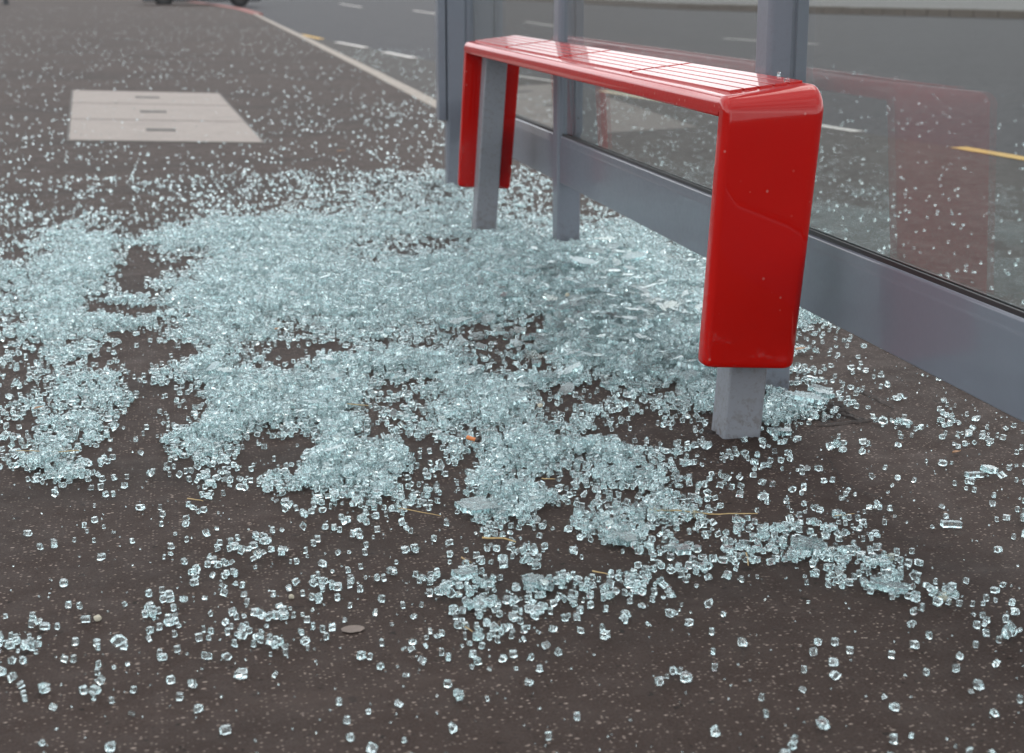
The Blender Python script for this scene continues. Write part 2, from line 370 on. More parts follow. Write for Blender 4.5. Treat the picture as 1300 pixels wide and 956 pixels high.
# crack running out from the patch at the shelter post
def crack(pts, wd=0.004):
    P = []
    for i in range(len(pts) - 1):
        a, b = Vector(pts[i]), Vector(pts[i + 1])
        for k in range(8): P.append(a.lerp(b, k / 8) + Vector((random.uniform(-.006, .006), random.uniform(-.006, .006))))
    n = len(P) - 1; v = []
    for s in (1, -1):
        for k, p in enumerate(P): v.append((p.x + s * wd * 0.4, p.y + s * wd * (1 - k / len(P)) * random.uniform(.4, 1.2), 0.005))
    obj('pavement_crack', v, [(k, n + 1 + k, n + 2 + k, k + 1) for k in range(n)], m_tar, kind='structure')
crack([(1.40, 3.0), (1.22, 2.72), (1.19, 2.55), (1.22, 2.40)]); crack([(1.30, 2.92), (1.45, 2.93), (1.52, 3.02), (1.50, 3.25)], 0.006)

# ---------------------------------------------------------------- the red perch bench
BX, BYAW = 1.104, 0.006
LEAN = math.radians(4.0); TOPT = math.radians(6.5)
bench = thing('perch_bench', 'glossy red perch bench with ribbed top on grey legs inside the bus shelter', 'bench', (1.12, 4.27, 0))
Y0, Y1, ZB = 2.83, 5.715, 0.16
RO = 0.045; TH = 0.040
path = []   # (centre, outward normal, width direction, half width)
wl = Vector((math.cos(LEAN), 0, -math.sin(LEAN))); up = Vector((math.sin(LEAN), 0, math.cos(LEAN)))
wt = Vector((math.cos(TOPT), 0, math.sin(TOPT))); nt3 = Vector((-math.sin(TOPT), 0, math.cos(TOPT)))
def legpt(z, y): return Vector((BX + math.tan(LEAN) * (z - ZB), y, z))
ZT = 0.714
def mk(side):
    res = []
    y = Y0 if side < 0 else Y1; ny = Vector((0, side, 0))
    for k in range(9):
        z = ZB + (ZT - RO - ZB) * k / 8; t = max(0, (k - 5) / 3)
        ang = -LEAN * (1 - t * 0.6)
        res.append((legpt(z, y), ny, Vector((math.cos(ang), 0, math.sin(ang))), 0.0995 + 0.0065 * (z - ZB) / 0.55))
    c = legpt(ZT - RO, y) - ny * RO
    for k in range(1, 9):
        a = math.pi / 2 * k / 8; f = k / 8
        n = ny * math.cos(a) + Vector((0, 0, 1)) * math.sin(a)
        ang = -LEAN * 0.4 * (1 - f) + TOPT * f
        res.append((c + n * RO, n, Vector((math.cos(ang), 0, math.sin(ang))), 0.1065))
    return res
A = mk(-1); B = mk(1)
path = A + [(Vector((A[-1][0].x, Y0 + RO + (Y1 - Y0 - 2 * RO) * k / 12, ZT)), Vector((0, 0, 1)), wt, 0.1065) for k in range(1, 12)] + B[::-1]
def section(hw):   # (w, t): rounded outer edges, small inner edges
    rf, r, ri = 0.015, 0.024, 0.005; P = []
    for k in range(9):
        a = math.pi - math.pi / 2 * k / 8; P.append((-hw + rf + rf * math.cos(a), rf - rf * math.sin(a)))
    for k in range(1, 6): P.append((-hw + rf + (2 * hw - rf - r) * k / 6, 0.0))
    for k in range(9):
        a = math.pi / 2 - math.pi / 2 * k / 8; P.append((hw - r + r * math.cos(a), r - r * math.sin(a)))
    for k in range(4):
        a = -math.pi / 2 * k / 3; P.append((hw - ri + ri * math.cos(a), TH - ri - ri * math.sin(a)))
    for k in range(4):
        a = -math.pi / 2 - math.pi / 2 * k / 3; P.append((-hw + ri + ri * math.cos(a), TH - ri - ri * math.sin(a)))
    return P
def yawed(p): return Vector((p.x + (p.y - Y0) * BYAW, p.y, p.z))
V = []; Fc = []
def low(q, dz, sh): return (q[0] + up * dz, *q[1:], sh)
rows = [low(path[0], 0, .0125), low(path[0], .001, .0075), low(path[0], .0035, .0035), low(path[0], .008, .0008)] + [(*(path[0][0] + up * .014, *path[0][1:]), 0.0)] + [(*q, 0.0) for q in path[1:-1]] \
     + [(*(path[-1][0] + up * .014, *path[-1][1:]), 0.0)] + [low(path[-1], .008, .0008), low(path[-1], .0035, .0035), low(path[-1], .001, .0075), low(path[-1], 0, .0125)]
ends = []
for i, (c, n, wd, hw, sh) in enumerate(rows):
    S = section(hw)
    S = [(a * (1 - sh / hw), TH / 2 + (t - TH / 2) * (1 - sh * 14)) for a, t in S]
    for a, t in S: V.append(yawed(c + wd * a - n * t))
m_ = len(S)
for i in range(len(rows) - 1):
    for k in range(m_): Fc.append((i * m_ + k, i * m_ + (k + 1) % m_, (i + 1) * m_ + (k + 1) % m_, (i + 1) * m_ + k))
Fc.append(tuple(range(m_))[::-1]); Fc.append(tuple(range((len(rows) - 1) * m_, len(rows) * m_)))
bm = bmesh.new(); bv = [bm.verts.new(v) for v in V]
for f in Fc: bm.faces.new([bv[i] for i in f])
world_child(from_bm('seat_cover', bm, m_red, smooth_angle=50), bench)
# raised ribs on the seat top: four groups of five
for (ya, yb) in ((2.91, 3.59), (3.62, 4.32), (4.355, 5.07), (5.11, 5.655)):
    bm = bmesh.new()
    for k in range(5):
        w0 = -0.071 + k * 0.0318; M4 = Matrix(((wt.x, 0, nt3.x, 0), (0, 1, 0, 0), (wt.z, 0, nt3.z, 0), (0, 0, 0, 1)))
        cx = A[-1][0].x + (ya + yb - 2 * Y0) / 2 * BYAW
        box(bm, (w0, ya, -0.004), (w0 + 0.0272, yb, 0.0048), 0.0011, 2, Matrix.Translation((cx, 0, ZT)) @ M4)
    world_child(from_bm('seat_ribs', bm, m_red, smooth_angle=40), bench)
for (x0, x1, yf) in ((1.068, 1.150, 2.872), (1.068, 1.150, 5.594)):
    bm = bmesh.new(); vs = box(bm, (x0, yf, -0.02), (x1, yf + 0.079, 0.675), 0.006, 3)
    for v in vs: v.co.x += math.tan(LEAN) * v.co.z
    world_child(from_bm('leg', bm, m_leg, smooth_angle=40), bench)

# ---------------------------------------------------------------- the bus shelter frame behind it
shel = thing('bus_shelter', 'grey metal bus shelter frame with glazed back wall above low rails', 'bus shelter', (1.34, 4.2, 0))
posts = [(1.300, 1.388, 1.20), (1.270, 1.357, 3.215), (1.300, 1.386, 5.245), (1.207, 1.298, 6.99)]
for i, (x0, x1, y) in enumerate(posts):
    bm = bmesh.new(); box(bm, (x0, y, -0.05), (x1, y + 0.085, 2.35), 0.014, 4)
    po = world_child(from_bm('post', bm, m_grey, smooth_angle=40), shel)
    if i in (1, 2):
        # narrow glazing channel standing proud of the post face, above the rail
        bm = bmesh.new(); xx = 1.331 if i == 1 else 1.359
        box(bm, (xx, y - 0.010, 0.400), (x1 + 0.001, y + 0.030, 2.30), 0.003, 2)
        world_child(from_bm('glazing_channel', bm, m_grey, smooth_angle=40), shel)
        bm = bmesh.new()
        bmesh.ops.create_cone(bm, cap_ends=True, segments=14, radius1=0.0045, radius2=0.0035, depth=0.004,
            matrix=Matrix.Translation((x1 - 0.016, y - 0.0115, 0.455)) @ Matrix.Rotation(math.pi / 2, 4, 'X'))
        b_o = from_bm('bolt', bm, m_rubber); b_o.parent = po
        b_o.matrix_parent_inverse = Matrix.Identity(4)
bm = bmesh.new(); box(bm, (1.168, 6.985, 0.30), (1.203, 7.06, 2.30), 0.004, 2)
world_child(from_bm('glazing_channel', bm, m_grey, smooth_angle=40), shel)
bm = bmesh.new(); box(bm, (1.299, 7.005, 0.38), (1.335, 7.06, 2.30), 0.004, 2)
world_child(from_bm('glazing_channel', bm, m_grey, smooth_angle=40), shel)
bm = bmesh.new(); box(bm, (1.30, 1.19, 2.352), (1.39, 7.09, 2.45), 0.008, 2)
world_child(from_bm('top_beam', bm, m_grey, smooth_angle=40), shel)
def rail(ya, yb):
    prof = [(0.000, 0.224), (0.003, 0.221), (0.037, 0.221), (0.040, 0.224), (0.040, 0.382), (0.031, 0.388), (0.011, 0.388)]
    for k in range(9):   # rounded lip
        a = math.pi / 2 * k / 8; prof.append((0.010 - 0.008 * math.sin(a), 0.380 + 0.008 * math.cos(a)))
    prof += [(0.0015, 0.366), (0.003, 0.361), (0.0, 0.355)]
    prof = [(a, z + 0.007) for a, z in prof]
    bm = bmesh.new(); n = len(prof); R1 = [bm.verts.new((1.306 + a, ya, z)) for a, z in prof]; R2 = [bm.verts.new((1.306 + a, yb, z)) for a, z in prof]
    for k in range(n): bm.faces.new((R1[k], R1[(k + 1) % n], R2[(k + 1) % n], R2[k]))
    bm.faces.new(R1[::-1]); bm.faces.new(R2)
    r = world_child(from_bm('rail', bm, m_rail, smooth_angle=50), shel)
    bm = bmesh.new()
    box(bm, (1.3118, ya + 0.03, 0.391), (1.3170, yb - 0.01, 0.403), 0.001, 1)
    box(bm, (1.3266, ya + 0.03, 0.391), (1.3318, yb - 0.01, 0.403), 0.001, 1)
    g = from_bm('gasket', bm, m_rubber); g.parent = r; g.matrix_parent_inverse = Matrix.Identity(4)
    bm = bmesh.new(); box(bm, (1.3178, ya + 0.012, 0.393), (1.3258, yb - 0.006, 2.33), 0)
    world_child(from_bm('glass_pane', bm, m_pane), shel)
rail(1.290, 3.210); rail(3.305, 5.242); rail(5.335, 7.04)

# ---------------------------------------------------------------- far things
car = thing('parked_car', 'dark car standing side-on in the side road far behind the pavement', 'car', (1.2, 67.5, -0.1))
def cbox(name, a, b, bev, mat, par=car):
    bm = bmesh.new(); box(bm, a, b, bev, 3); o = from_bm(name, bm, mat, smooth_angle=40); o.parent = par; return o
bm = bmesh.new()
prof = [(-2.05, 0.22), (-2.12, 0.45), (-2.08, 0.72), (-1.9, 0.84), (-1.2, 0.92), (-0.55, 1.36), (-0.2, 1.45), (0.9, 1.44), (1.5, 1.16), (1.75, 0.98), (2.08, 0.90), (2.12, 0.5), (2.05, 0.22)]
R1 = [bm.verts.new((x, -0.80 + max(0, z - 0.9) * 0.3, z)) for x, z in prof]; R2 = [bm.verts.new((x, 0.80 - max(0, z - 0.9) * 0.3, z)) for x, z in prof]
for k in range(len(prof)):
    bm.faces.new((R1[k], R1[(k + 1) % len(prof)], R2[(k + 1) % len(prof)], R2[k]))
bm.faces.new(R1[::-1]); bm.faces.new(R2)
bmesh.ops.bevel(bm, geom=list(bm.edges), offset=0.04, segments=2, affect='EDGES')
from_bm('body', bm, m_carpaint, smooth_angle=35).parent = car
for sx in (-0.45, 0.55): cbox('side_window', (sx - 0.42, -0.795, 0.98), (sx + 0.42, -0.70, 1.30), 0.02, m_carglass)
cbox('headlight', (-2.13, -0.72, 0.58), (-2.05, -0.45, 0.74), 0.02, m_lampwhite); cbox('headlight', (-2.13, 0.45, 0.58), (-2.05, 0.72, 0.74), 0.02, m_lampwhite)
cbox('tail_light', (2.06, -0.74, 0.62), (2.14, -0.5, 0.84), 0.02, m_lampred); cbox('tail_light', (2.06, 0.5, 0.62), (2.14, 0.74, 0.84), 0.02, m_lampred)
car.scale = (1.18, 1, 1)
for x in (-1.32, 1.32):
    for y in (-0.74, 0.74):
        bm = bmesh.new(); bmesh.ops.create_cone(bm, cap_ends=True, segments=28, radius1=0.32, radius2=0.32, depth=0.2, matrix=Matrix.Translation((x, y, 0.32)) @ Matrix.Rotation(math.pi / 2, 4, 'X'))
        bmesh.ops.bevel(bm, geom=[e for e in bm.edges if len(e.link_faces) == 2 and any(len(f.verts) > 6 for f in e.link_faces)], offset=0.03, segments=2, affect='EDGES')
        wh = from_bm('wheel', bm, m_tyre, smooth_angle=40); wh.parent = car
        bm = bmesh.new(); bmesh.ops.create_cone(bm, cap_ends=True, segments=20, radius1=0.2, radius2=0.18, depth=0.21, matrix=Matrix.Translation((x, y, 0.32)) @ Matrix.Rotation(math.pi / 2, 4, 'X'))
        from_bm('rim', bm, m_rim, smooth_angle=40).parent = wh
lp = thing('sign_post', 'thin dark post standing at the far left end of the pavement', 'post', (-6.75, 67.9, 0))
bm = bmesh.new(); bmesh.ops.create_cone(bm, cap_ends=True, segments=16, radius1=0.07, radius2=0.055, depth=5, matrix=Matrix.Translation((0, 0, 2.5)))
from_bm('pole', bm, m_pole, smooth_angle=40).parent = lp
bm = bmesh.new(); bmesh.ops.create_cone(bm, cap_ends=True, segments=16, radius1=0.13, radius2=0.09, depth=0.35, matrix=Matrix.Translation((0, 0, 0.175)))
from_bm('pole_base', bm, m_pole, smooth_angle=40).parent = lp
# unseen tree belt, added beyond the junction to mirror darkly in the bench top
bm = bmesh.new()
for k in range(150):
    x = random.uniform(-170, 190); y = 235 + random.uniform(-8, 8); r = random.uniform(1.5, 3.2)
    res = bmesh.ops.create_icosphere(bm, subdivisions=2, radius=r, matrix=Matrix.Translation((x, y, random.uniform(0.5, 3))))
    for v in res['verts']: v.co += Vector(noise.noise_vector(v.co * 0.5)) * 1.8
from_bm('unseen_trees', bm, m_foliage, kind='stuff')

# ---------------------------------------------------------------- broken safety glass
ROWS = [  # image-plane survey of how thick the glass lies: (row, 26 columns 50 px apart)
 (60,  [1]*11+[1]*15),
 (100, [2]*12+[2]*14),
 (140, [2,2,2,2,2,2,2,3,2,3,3,3,2,2]+[2]*12),
 (180, [3,3,3,2,2,2,3,3,3,3,3,4,3,3,3]+[2]*11),
 (200, [3,3,3,3,3,3,3,3,3,4,3,4,3,3,3]+[2]*11),
 (220, [3,3,3,3,3,4,4,4,4,4,4,5,4,4,3,3]+[2]*10),
 (240, [2,3,3,3,3,3,3,4,4,4,5,5,5,4,3,3]+[2]*10),
 (260, [3,2,2,1,3,4,3,4,4,5,5,5,5,4,3,3,3]+[2]*9),
 (275, [3,3,4,3,3,5,5,6,6,6,6,6,5,5,3,5,4,4]+[3]*8),
 (290, [3,5,4,1,6,7,7,7,7,6,6,6,7,5,5,6,6,4]+[3]*8),
 (310, [3,6,7,6,7,7,7,7,6,4,4,5,8,8,8,8,8,5,4]+[3]*7),
 (325, [3,5,7,1,4,7,7,7,6,5,5,6,8,9,9,9,8,6,4]+[3]*7),
 (345, [6,7,7,0,4,8,8,8,8,8,8,8,8,9,9,9,9,7,5]+[3]*7),
 (365, [6,7,6,1,6,8,8,8,8,8,8,8,8,8,9,9,9,8,6]+[3]*7),
 (385, [5,7,5,7,7,8,8,8,8,8,8,8,8,6,7,9,9,8,7,7,5]+[2]*5),
 (395, [7,7,3,3,7,8,8,8,8,8,8,8,8,7,8,9,9,9,8,7,6]+[2]*5),
 (410, [4,7,8,7,4,7,7,6,7,7,8,6,4,4,7,9,9,9,8,7,7,3]+[2]*4),
 (425, [6,6,7,2,6,7,6,5,7,7,5,3,3,4,7,9,9,9,8,7,5,2]+[1]*4),
 (445, [5,7,4,0,3,8,4,2,4,5,6,5,3,4,7,8,9,9,8,8,3,2]+[1]*4),
 (465, [4,6,3,0,5,8,4,4,8,8,8,7,4,4,7,8,8,8,8,8,3,2]+[1]*4),
 (485, [3,6,7,3,6,8,6,7,8,6,5,8,7,7,6,6,8,8,8,8,4,2]+[1]*4),
 (500, [4,7,5,1,5,8,8,8,8,5,5,8,8,5,2,3,5,6,7,7,4,3,2,1,1,1]),
 (515, [4,5,7,1,4,7,8,8,8,5,5,7,8,6,4,5,4,7,8,8,7,4,2,3,1,1]),
 (535, [4,7,7,0,3,7,8,8,8,4,5,8,8,8,5,6,2,4,6,7,5,3,3,3,3,2]),
 (555, [4,6,7,0,6,8,4,6,8,4,4,6,4,7,6,3,1,1,2,4,3,3,2,2,3,2]),
 (570, [4,7,3,1,7,6,3,2,8,8,2,7,8,8,8,7,2,2,3,3,3,3,3,2,2,2]),
 (595, [2,7,4,1,5,5,2,5,8,8,4,4,8,8,7,8,5,4,3,4,3,2,2,2,2,2]),
 (615, [2,7,3,1,1,5,4,6,8,7,2,4,8,5,3,7,7,4,3,3,3,2,2,2,3,2]),
 (635, [0,2,3,1,1,3,2,4,7,6,6,3,7,7,6,3,6,6,3,3,4,3,2,1,2,2]),
 (655, [0,1,1,1,4,4,2,4,4,4,2,3,7,7,3,6,7,6,3,3,3,4,2,3,2,3]),
 (680, [0,1,1,2,2,2,4,2,3,3,2,2,6,6,4,7,4,3,5,6,5,4,2,1,1,1]),
 (700, [0,0,1,1,1,4,4,3,2,2,3,2,3,4,2,4,6,4,6,7,7,5,4,1,2,2]),
 (720, [0,0,1,1,3,4,3,3,3,3,3,4,4,5,2,2,4,5,3,3,3,4,5,3,2,1]),
 (745, [1,1,2,1,3,3,2,2,4,4,3,4,5,4,5,5,5,5,2,1,1,4,6,4,2,2]),
 (770, [2,2,3,2,3,3,2,3,3,3,3,4,4,5,5,3,3,2,1,0,0,1,2,4,4,4]),
 (800, [3,3,2,1,3,3,4,3,3,2,3,4,4,3,2,2,1,1,1,0,1,1,1,3,3,3]),
 (830, [3,2,1,2,3,2,4,3,2,2,3,3,2,2,1,1,1,1,1,0,1,1,1,2,2,1]),
 (860, [1,1,1,0,2,2,2,3,2,2,2,2,1,1,1,1,2,1,1,1,1,1,2,2,1,1]),
 (900, [1,2,2,1,2,1,1,2,2,1,2,1,1,1,2,1,1,0,1,1,1,0,1,1,2,1]),
 (960, [1,1,1,2,1,1,0,1,2,1,1,1,1,0,1,1,1,0,1,1,1,0,1,1,1,1])]
RY = np.array([r[0] for r in ROWS], float); RG = np.array([r[1] for r in ROWS], float)
def survey(px, py):
    j = np.clip(np.searchsorted(RY, py) - 1, 0, len(RY) - 2); fy = np.clip((py - RY[j]) / (RY[j + 1] - RY[j]), 0, 1)
    cx = np.clip((px - 25) / 50, 0, 24.999); i = cx.astype(int); fx = cx - i
    s = lambda t: t * t * (3 - 2 * t)
    fx, fy = s(fx), s(fy)
    return (RG[j, i] * (1 - fx) + RG[j, i + 1] * fx) * (1 - fy) + (RG[j + 1, i] * (1 - fx) + RG[j + 1, i + 1] * fx) * fy
_lat = rng.random((256, 256))
def vnoise(x, y):
    xi = np.floor(x).astype(int); yi = np.floor(y).astype(int); fx = x - xi; fy = y - yi
    fx = fx * fx * (3 - 2 * fx); fy = fy * fy * (3 - 2 * fy)
    g = lambda a, b: _lat[a % 256, b % 256]
    return ((g(xi, yi) * (1 - fx) + g(xi + 1, yi) * fx) * (1 - fy) + (g(xi, yi + 1) * (1 - fx) + g(xi + 1, yi + 1) * fx) * fy) - 0.5
def toimg(X, Y, Z=0.0):
    v = np.stack([X, Y, Z - H + 0 * X]); d = FV.x * v[0] + FV.y * v[1] + FV.z * v[2]
    a = RV.x * v[0] + RV.y * v[1]; b = UV.x * v[0] + UV.y * v[1] + UV.z * v[2]
    return CX + F * a / d, CY - F * b / d
LAY = np.array([0, 0.008, 0.024, 0.058, 0.125, 0.27, 0.50, 0.86, 1.15, 1.65])
def layers(X, Y):
    wx = vnoise(X * 9, Y * 9) * 0.07 + vnoise(X * 31 + 7, Y * 27) * 0.03; wy = vnoise(X * 7 + 50, Y * 7 + 9) * 0.09 + vnoise(X * 29, Y * 25 + 31) * 0.04
    px, py = toimg(X + wx, Y + wy)
    L = survey(px, py)
    L = L + np.where((py > 735) & (L > .4), .55, 0) - np.clip((300 - py) / 60, 0, 1) * .9 * (L > 1.2)
    nzv = vnoise(X * 38 + 3, Y * 26) * 2.2 + vnoise(X * 80, Y * 60 + 5) * 1.6 + vnoise(X * 15, Y * 12) * 2.4 - .15
    L = np.where(L > 0.3, L + nzv * np.where(L > 7.6, 0.62, np.where(L < 3.5, 0.8, 1.0)), 0)
    L = np.clip(L, 0, 9); i = np.minimum(L.astype(int), 8)
    return LAY[i] * (1 - (L - i)) + LAY[i + 1] * (L - i)

def template(n, rough, bevel):
    """irregular n-sided lump of safety glass, unit size about 1, thickness 1"""
    an = np.sort((np.arange(n) + rng.uniform(-.20, .20, n)) / n * 2 * math.pi) + rng.uniform(0, 6)
    rr = rng.uniform(.42, .60, n)
    sh = rng.uniform(-.10, .10, 2)
    if bevel: zs = [(-.5, .93), (-.45, 1.0), (rng.uniform(-.15, .15), 1.04), (.45, 1.0), (.5, .93)]
    else: zs = [(-.5, .93), (rng.uniform(-.15, .15), 1.07), (.5, .93)]
    V_ = []
    for z, s in zs:
        j = rng.uniform(-rough, rough, (n, 3)) if abs(z) < .49 else rng.uniform(-.02, .02, (n, 3))
        V_.append(np.stack([np.cos(an) * rr * s + sh[0] * z, np.sin(an) * rr * s + sh[1] * z, np.full(n, z)], 1) + j * [1, 1, .5])
    V_ = np.concatenate(V_); Fq = []
    m = len(zs)
    for r in range(m - 1):
        for k in range(n): Fq.append([r * n + k, r * n + (k + 1) % n, (r + 1) * n + (k + 1) % n, (r + 1) * n + k])
    caps = [list(range(n))[::-1], list(range((m - 1) * n, m * n))]
    return V_, Fq + caps
T_NEAR = [template(n, .07, True) for n in (4, 4, 4, 5, 5, 5, 6, 4, 5, 4, 6, 5) for _ in range(3)]
T_FAR = [template(n, .05, False) for n in (4, 4, 5, 4, 5) for _ in range(4)]

def rotm(ax, ay, az):
    cx, sx, cy_, sy, cz, sz = math.cos(ax), math.sin(ax), math.cos(ay), math.sin(ay), math.cos(az), math.sin(az)
    Rx = np.array([[1, 0, 0], [0, cx, -sx], [0, sx, cx]]); Ry = np.array([[cy_, 0, sy], [0, 1, 0], [-sy, 0, cy_]]); Rz = np.array([[cz, -sz, 0], [sz, cz, 0], [0, 0, 1]])
    return Rz @ Ry @ Rx
CELL = 0.006; GX0, GY0, GX1, GY1 = -1.6, 1.2, 1.95, 12.0
hg = np.zeros((int((GX1 - GX0) / CELL) + 2, int((GY1 - GY0) / CELL) + 2), np.float32)
def blocked(x, y):
    if 1.05 < x < 1.16 and (2.85 < y < 2.955 or 5.585 < y < 5.69): return True
    for (a, b, yy) in posts:
        if a - .01 < x < b + .01 and yy - .01 < y < yy + .095: return True
    return False
pieces = []   # (templates list, idx, R*scale, pos, screen size)
def drop(x, y, s, t, tumble, zbase=0.0, tmpl=None, far=False):
    i = int((x - GX0) / CELL); j = int((y - GY0) / CELL)
    ingrid = 1 <= i < hg.shape[0] - 2 and 1 <= j < hg.shape[1] - 2 and zbase == 0.0
    h = float(hg[i - 1:i + 2, j - 1:j + 2].mean()) if ingrid else 0.0
    T = T_FAR if far else T_NEAR; k = random.randrange(len(T))
    if random.random() < tumble: ax = math.pi / 2 + random.uniform(-.35, .35)
    else: ax = random.uniform(-.12, .12)
    if h > 0.006: ax += random.gauss(0, .25)
    ay = random.uniform(-.12, .12) * (1 if h < .006 else 2)
    R_ = rotm(ax, ay, random.uniform(0, 6.283)) * np.array([s * random.uniform(.85, 1.25), s, t])
    zmin = (T[k][0] @ R_.T)[:, 2]; ext = zmin.max() - zmin.min()
    z = zbase + h - zmin.min() + (0.0005 if h < .003 else -0.0015)
    if ingrid: hg[i - 1:i + 2, j - 1:j + 2] = np.minimum(h + ext * 0.50, 0.055)
    pieces.append((T, k, R_, (x, y, z), max(s, t)))

def sample(n, x0, x1, y0, y1):
    return rng.uniform(x0, x1, n), rng.uniform(y0, y1, n)
AREA = 0.80e-4
def fill(x0, x1, y0, y1, cap, far=False, scale=1.0):
    n = int((x1 - x0) * (y1 - y0) / AREA * cap)
    X, Y = sample(n, x0, x1, y0, y1)
    keep = rng.random(n) < layers(X, Y) * scale / cap
    px, py = toimg(X, Y); keep &= (px > -120) & (px < 1420) & (py < 1010)
    for x, y in zip(X[keep], Y[keep]):
        if blocked(x, y): continue
        if not far:   # slide to the lowest of a few neighbouring spots
            best = None
            for _ in range(4):
                a, b = x + random.gauss(0, .005), y + random.gauss(0, .005)
                i = int((a - GX0) / CELL); j = int((b - GY0) / CELL)
                hh = hg[i, j] if 0 <= i < hg.shape[0] and 0 <= j < hg.shape[1] else 0
                if best is None or hh < best[0] - .001: best = (hh, a, b)
            x, y = best[1], best[2]
            if blocked(x, y): continue
        s = float(np.clip(random.lognormvariate(math.log(.0090), .30), .0035, .018))
        drop(x, y, s, random.uniform(.0080, .0100) if s > .007 else s * random.uniform(.7, 1.3), 0.28, far=far)

# crazed plates: sheets of crumbs still hanging together
plates = []
def plate(nx, ny, c, t=0.0098, irregular=.42):
    """grid of cracked cells keyed together; cells share jittered corners with a hairline gap"""
    gx = np.zeros((nx + 1, ny + 1, 2))
    for i in range(nx + 1):
        for j in range(ny + 1): gx[i, j] = ((i - nx / 2) * c + random.uniform(-.22, .22) * c, (j - ny / 2) * c + random.uniform(-.22, .22) * c)
    V_, F_ = [], []
    for i in range(nx):
        for j in range(ny):
            u = (i + .5 - nx / 2) / (nx / 2); v = (j + .5 - ny / 2) / (ny / 2)
            if (u * u + v * v) > 1.0 + random.uniform(-irregular, irregular) and nx * ny > 6: continue
            q = [gx[i, j], gx[i + 1, j], gx[i + 1, j + 1], gx[i, j + 1]]; cc_ = sum(q) / 4
            b = len(V_); zz = random.uniform(-.0003, .0003)
            for z, s in ((-t / 2, .97), (t / 2 - .0006, .975), (t / 2, .93)):
                for p in q: V_.append([*(cc_ + (p - cc_) * s), z + zz])
            for r in range(2):
                for k in range(4): F_.append([b + r * 4 + k, b + r * 4 + (k + 1) % 4, b + (r + 1) * 4 + (k + 1) % 4, b + (r + 1) * 4 + k])
            F_.append([b + 3, b + 2, b + 1, b]); F_.append([b + 8, b + 9, b + 10, b + 11])
    return np.array(V_), F_

fill(-1.5, 1.93, 1.4, 7.6, 2.0)
fill(-1.5, 1.95, 7.6, 12.0, .3, far=True, scale=.24)
fill(-4.5, 2.0, 12.0, 22.0, .05, far=True, scale=.12)
fill(-8, 2.1, 22.0, 33.0, .006, far=True, scale=.055)
fill(-8, 2.1, 33.0, 60.0, .003, far=True, scale=.018)
# scattered over the road behind the shelter
def road_fill(n, x0, x1, y0, y1, fall):
    X, Y = sample(n, x0, x1, y0, y1)
    for x, y in zip(X, Y):
        if random.random() > math.exp(-(x - 1.9) / fall) * (0.6 + 1.3 * (0.5 + vnoise(np.array([x * 2.2]), np.array([y * 1.6]))[0])): continue
        s = random.uniform(.007, .015); drop(x, y, s, random.uniform(.007, .0105), .5, zbase=-0.096 if x < 4.2 else -0.1, far=True)
road_fill(5200, 1.93, 7.5, 3.5, 14, 1.5)
road_fill(1500, 2.0, 8, 14, 24, 2.2)
# dust of tiny splinters
X, Y = sample(42000, -1.2, 2.0, 1.5, 7.0)
cr_ = layers(X, Y)
for x, y, c in zip(X, Y, cr_):
    if random.random() < min(1, .10 + c * 1.2) and c < 1.0 and not blocked(x, y):
        s = random.uniform(.0008, .0034); k = random.randrange(len(T_FAR))
        pieces.append((T_FAR, k, rotm(random.uniform(0, 6), random.uniform(0, 6), random.uniform(0, 6)) * s, (x, y, s * .5 + .0006), 0))

# the 300 loose pieces that show largest become objects of their own
cand = []
for n_, p in enumerate(pieces):
    if p[0] is not T_NEAR: continue
    px, py = toimg(np.array([p[3][0]]), np.array([p[3][1]]), p[3][2]); px, py = px[0], py[0]
    if 6 < px < 1294 and 560 < py < 948 and p[3][2] < 0.011:
        dist = math.dist(p[3], (0, 0, H)); cand.append((p[4] * F / dist, n_, px, py))
cand.sort(reverse=True); solo = {c[1]: c for c in cand[:296]}
LAB = {0: ('small clear cube of shattered safety glass lying loose in the left foreground', 'loose glass cubes in the left foreground'),
       1: ('small clear cube of shattered safety glass lying loose in the middle foreground', 'loose glass cubes in the middle foreground'),
       2: ('small clear cube of shattered safety glass lying loose in the right foreground', 'loose glass cubes in the right foreground')}
for n_, c in solo.items():
    T, k, R_, pos, _ = pieces[n_]; v, f = T[k]
    o = obj('glass_fragment', v @ R_.T, f, m_glass); o.location = pos
    lab, grp = LAB[0 if c[2] < 433 else 1 if c[2] < 866 else 2]; tag(o, lab, 'glass fragment', grp)
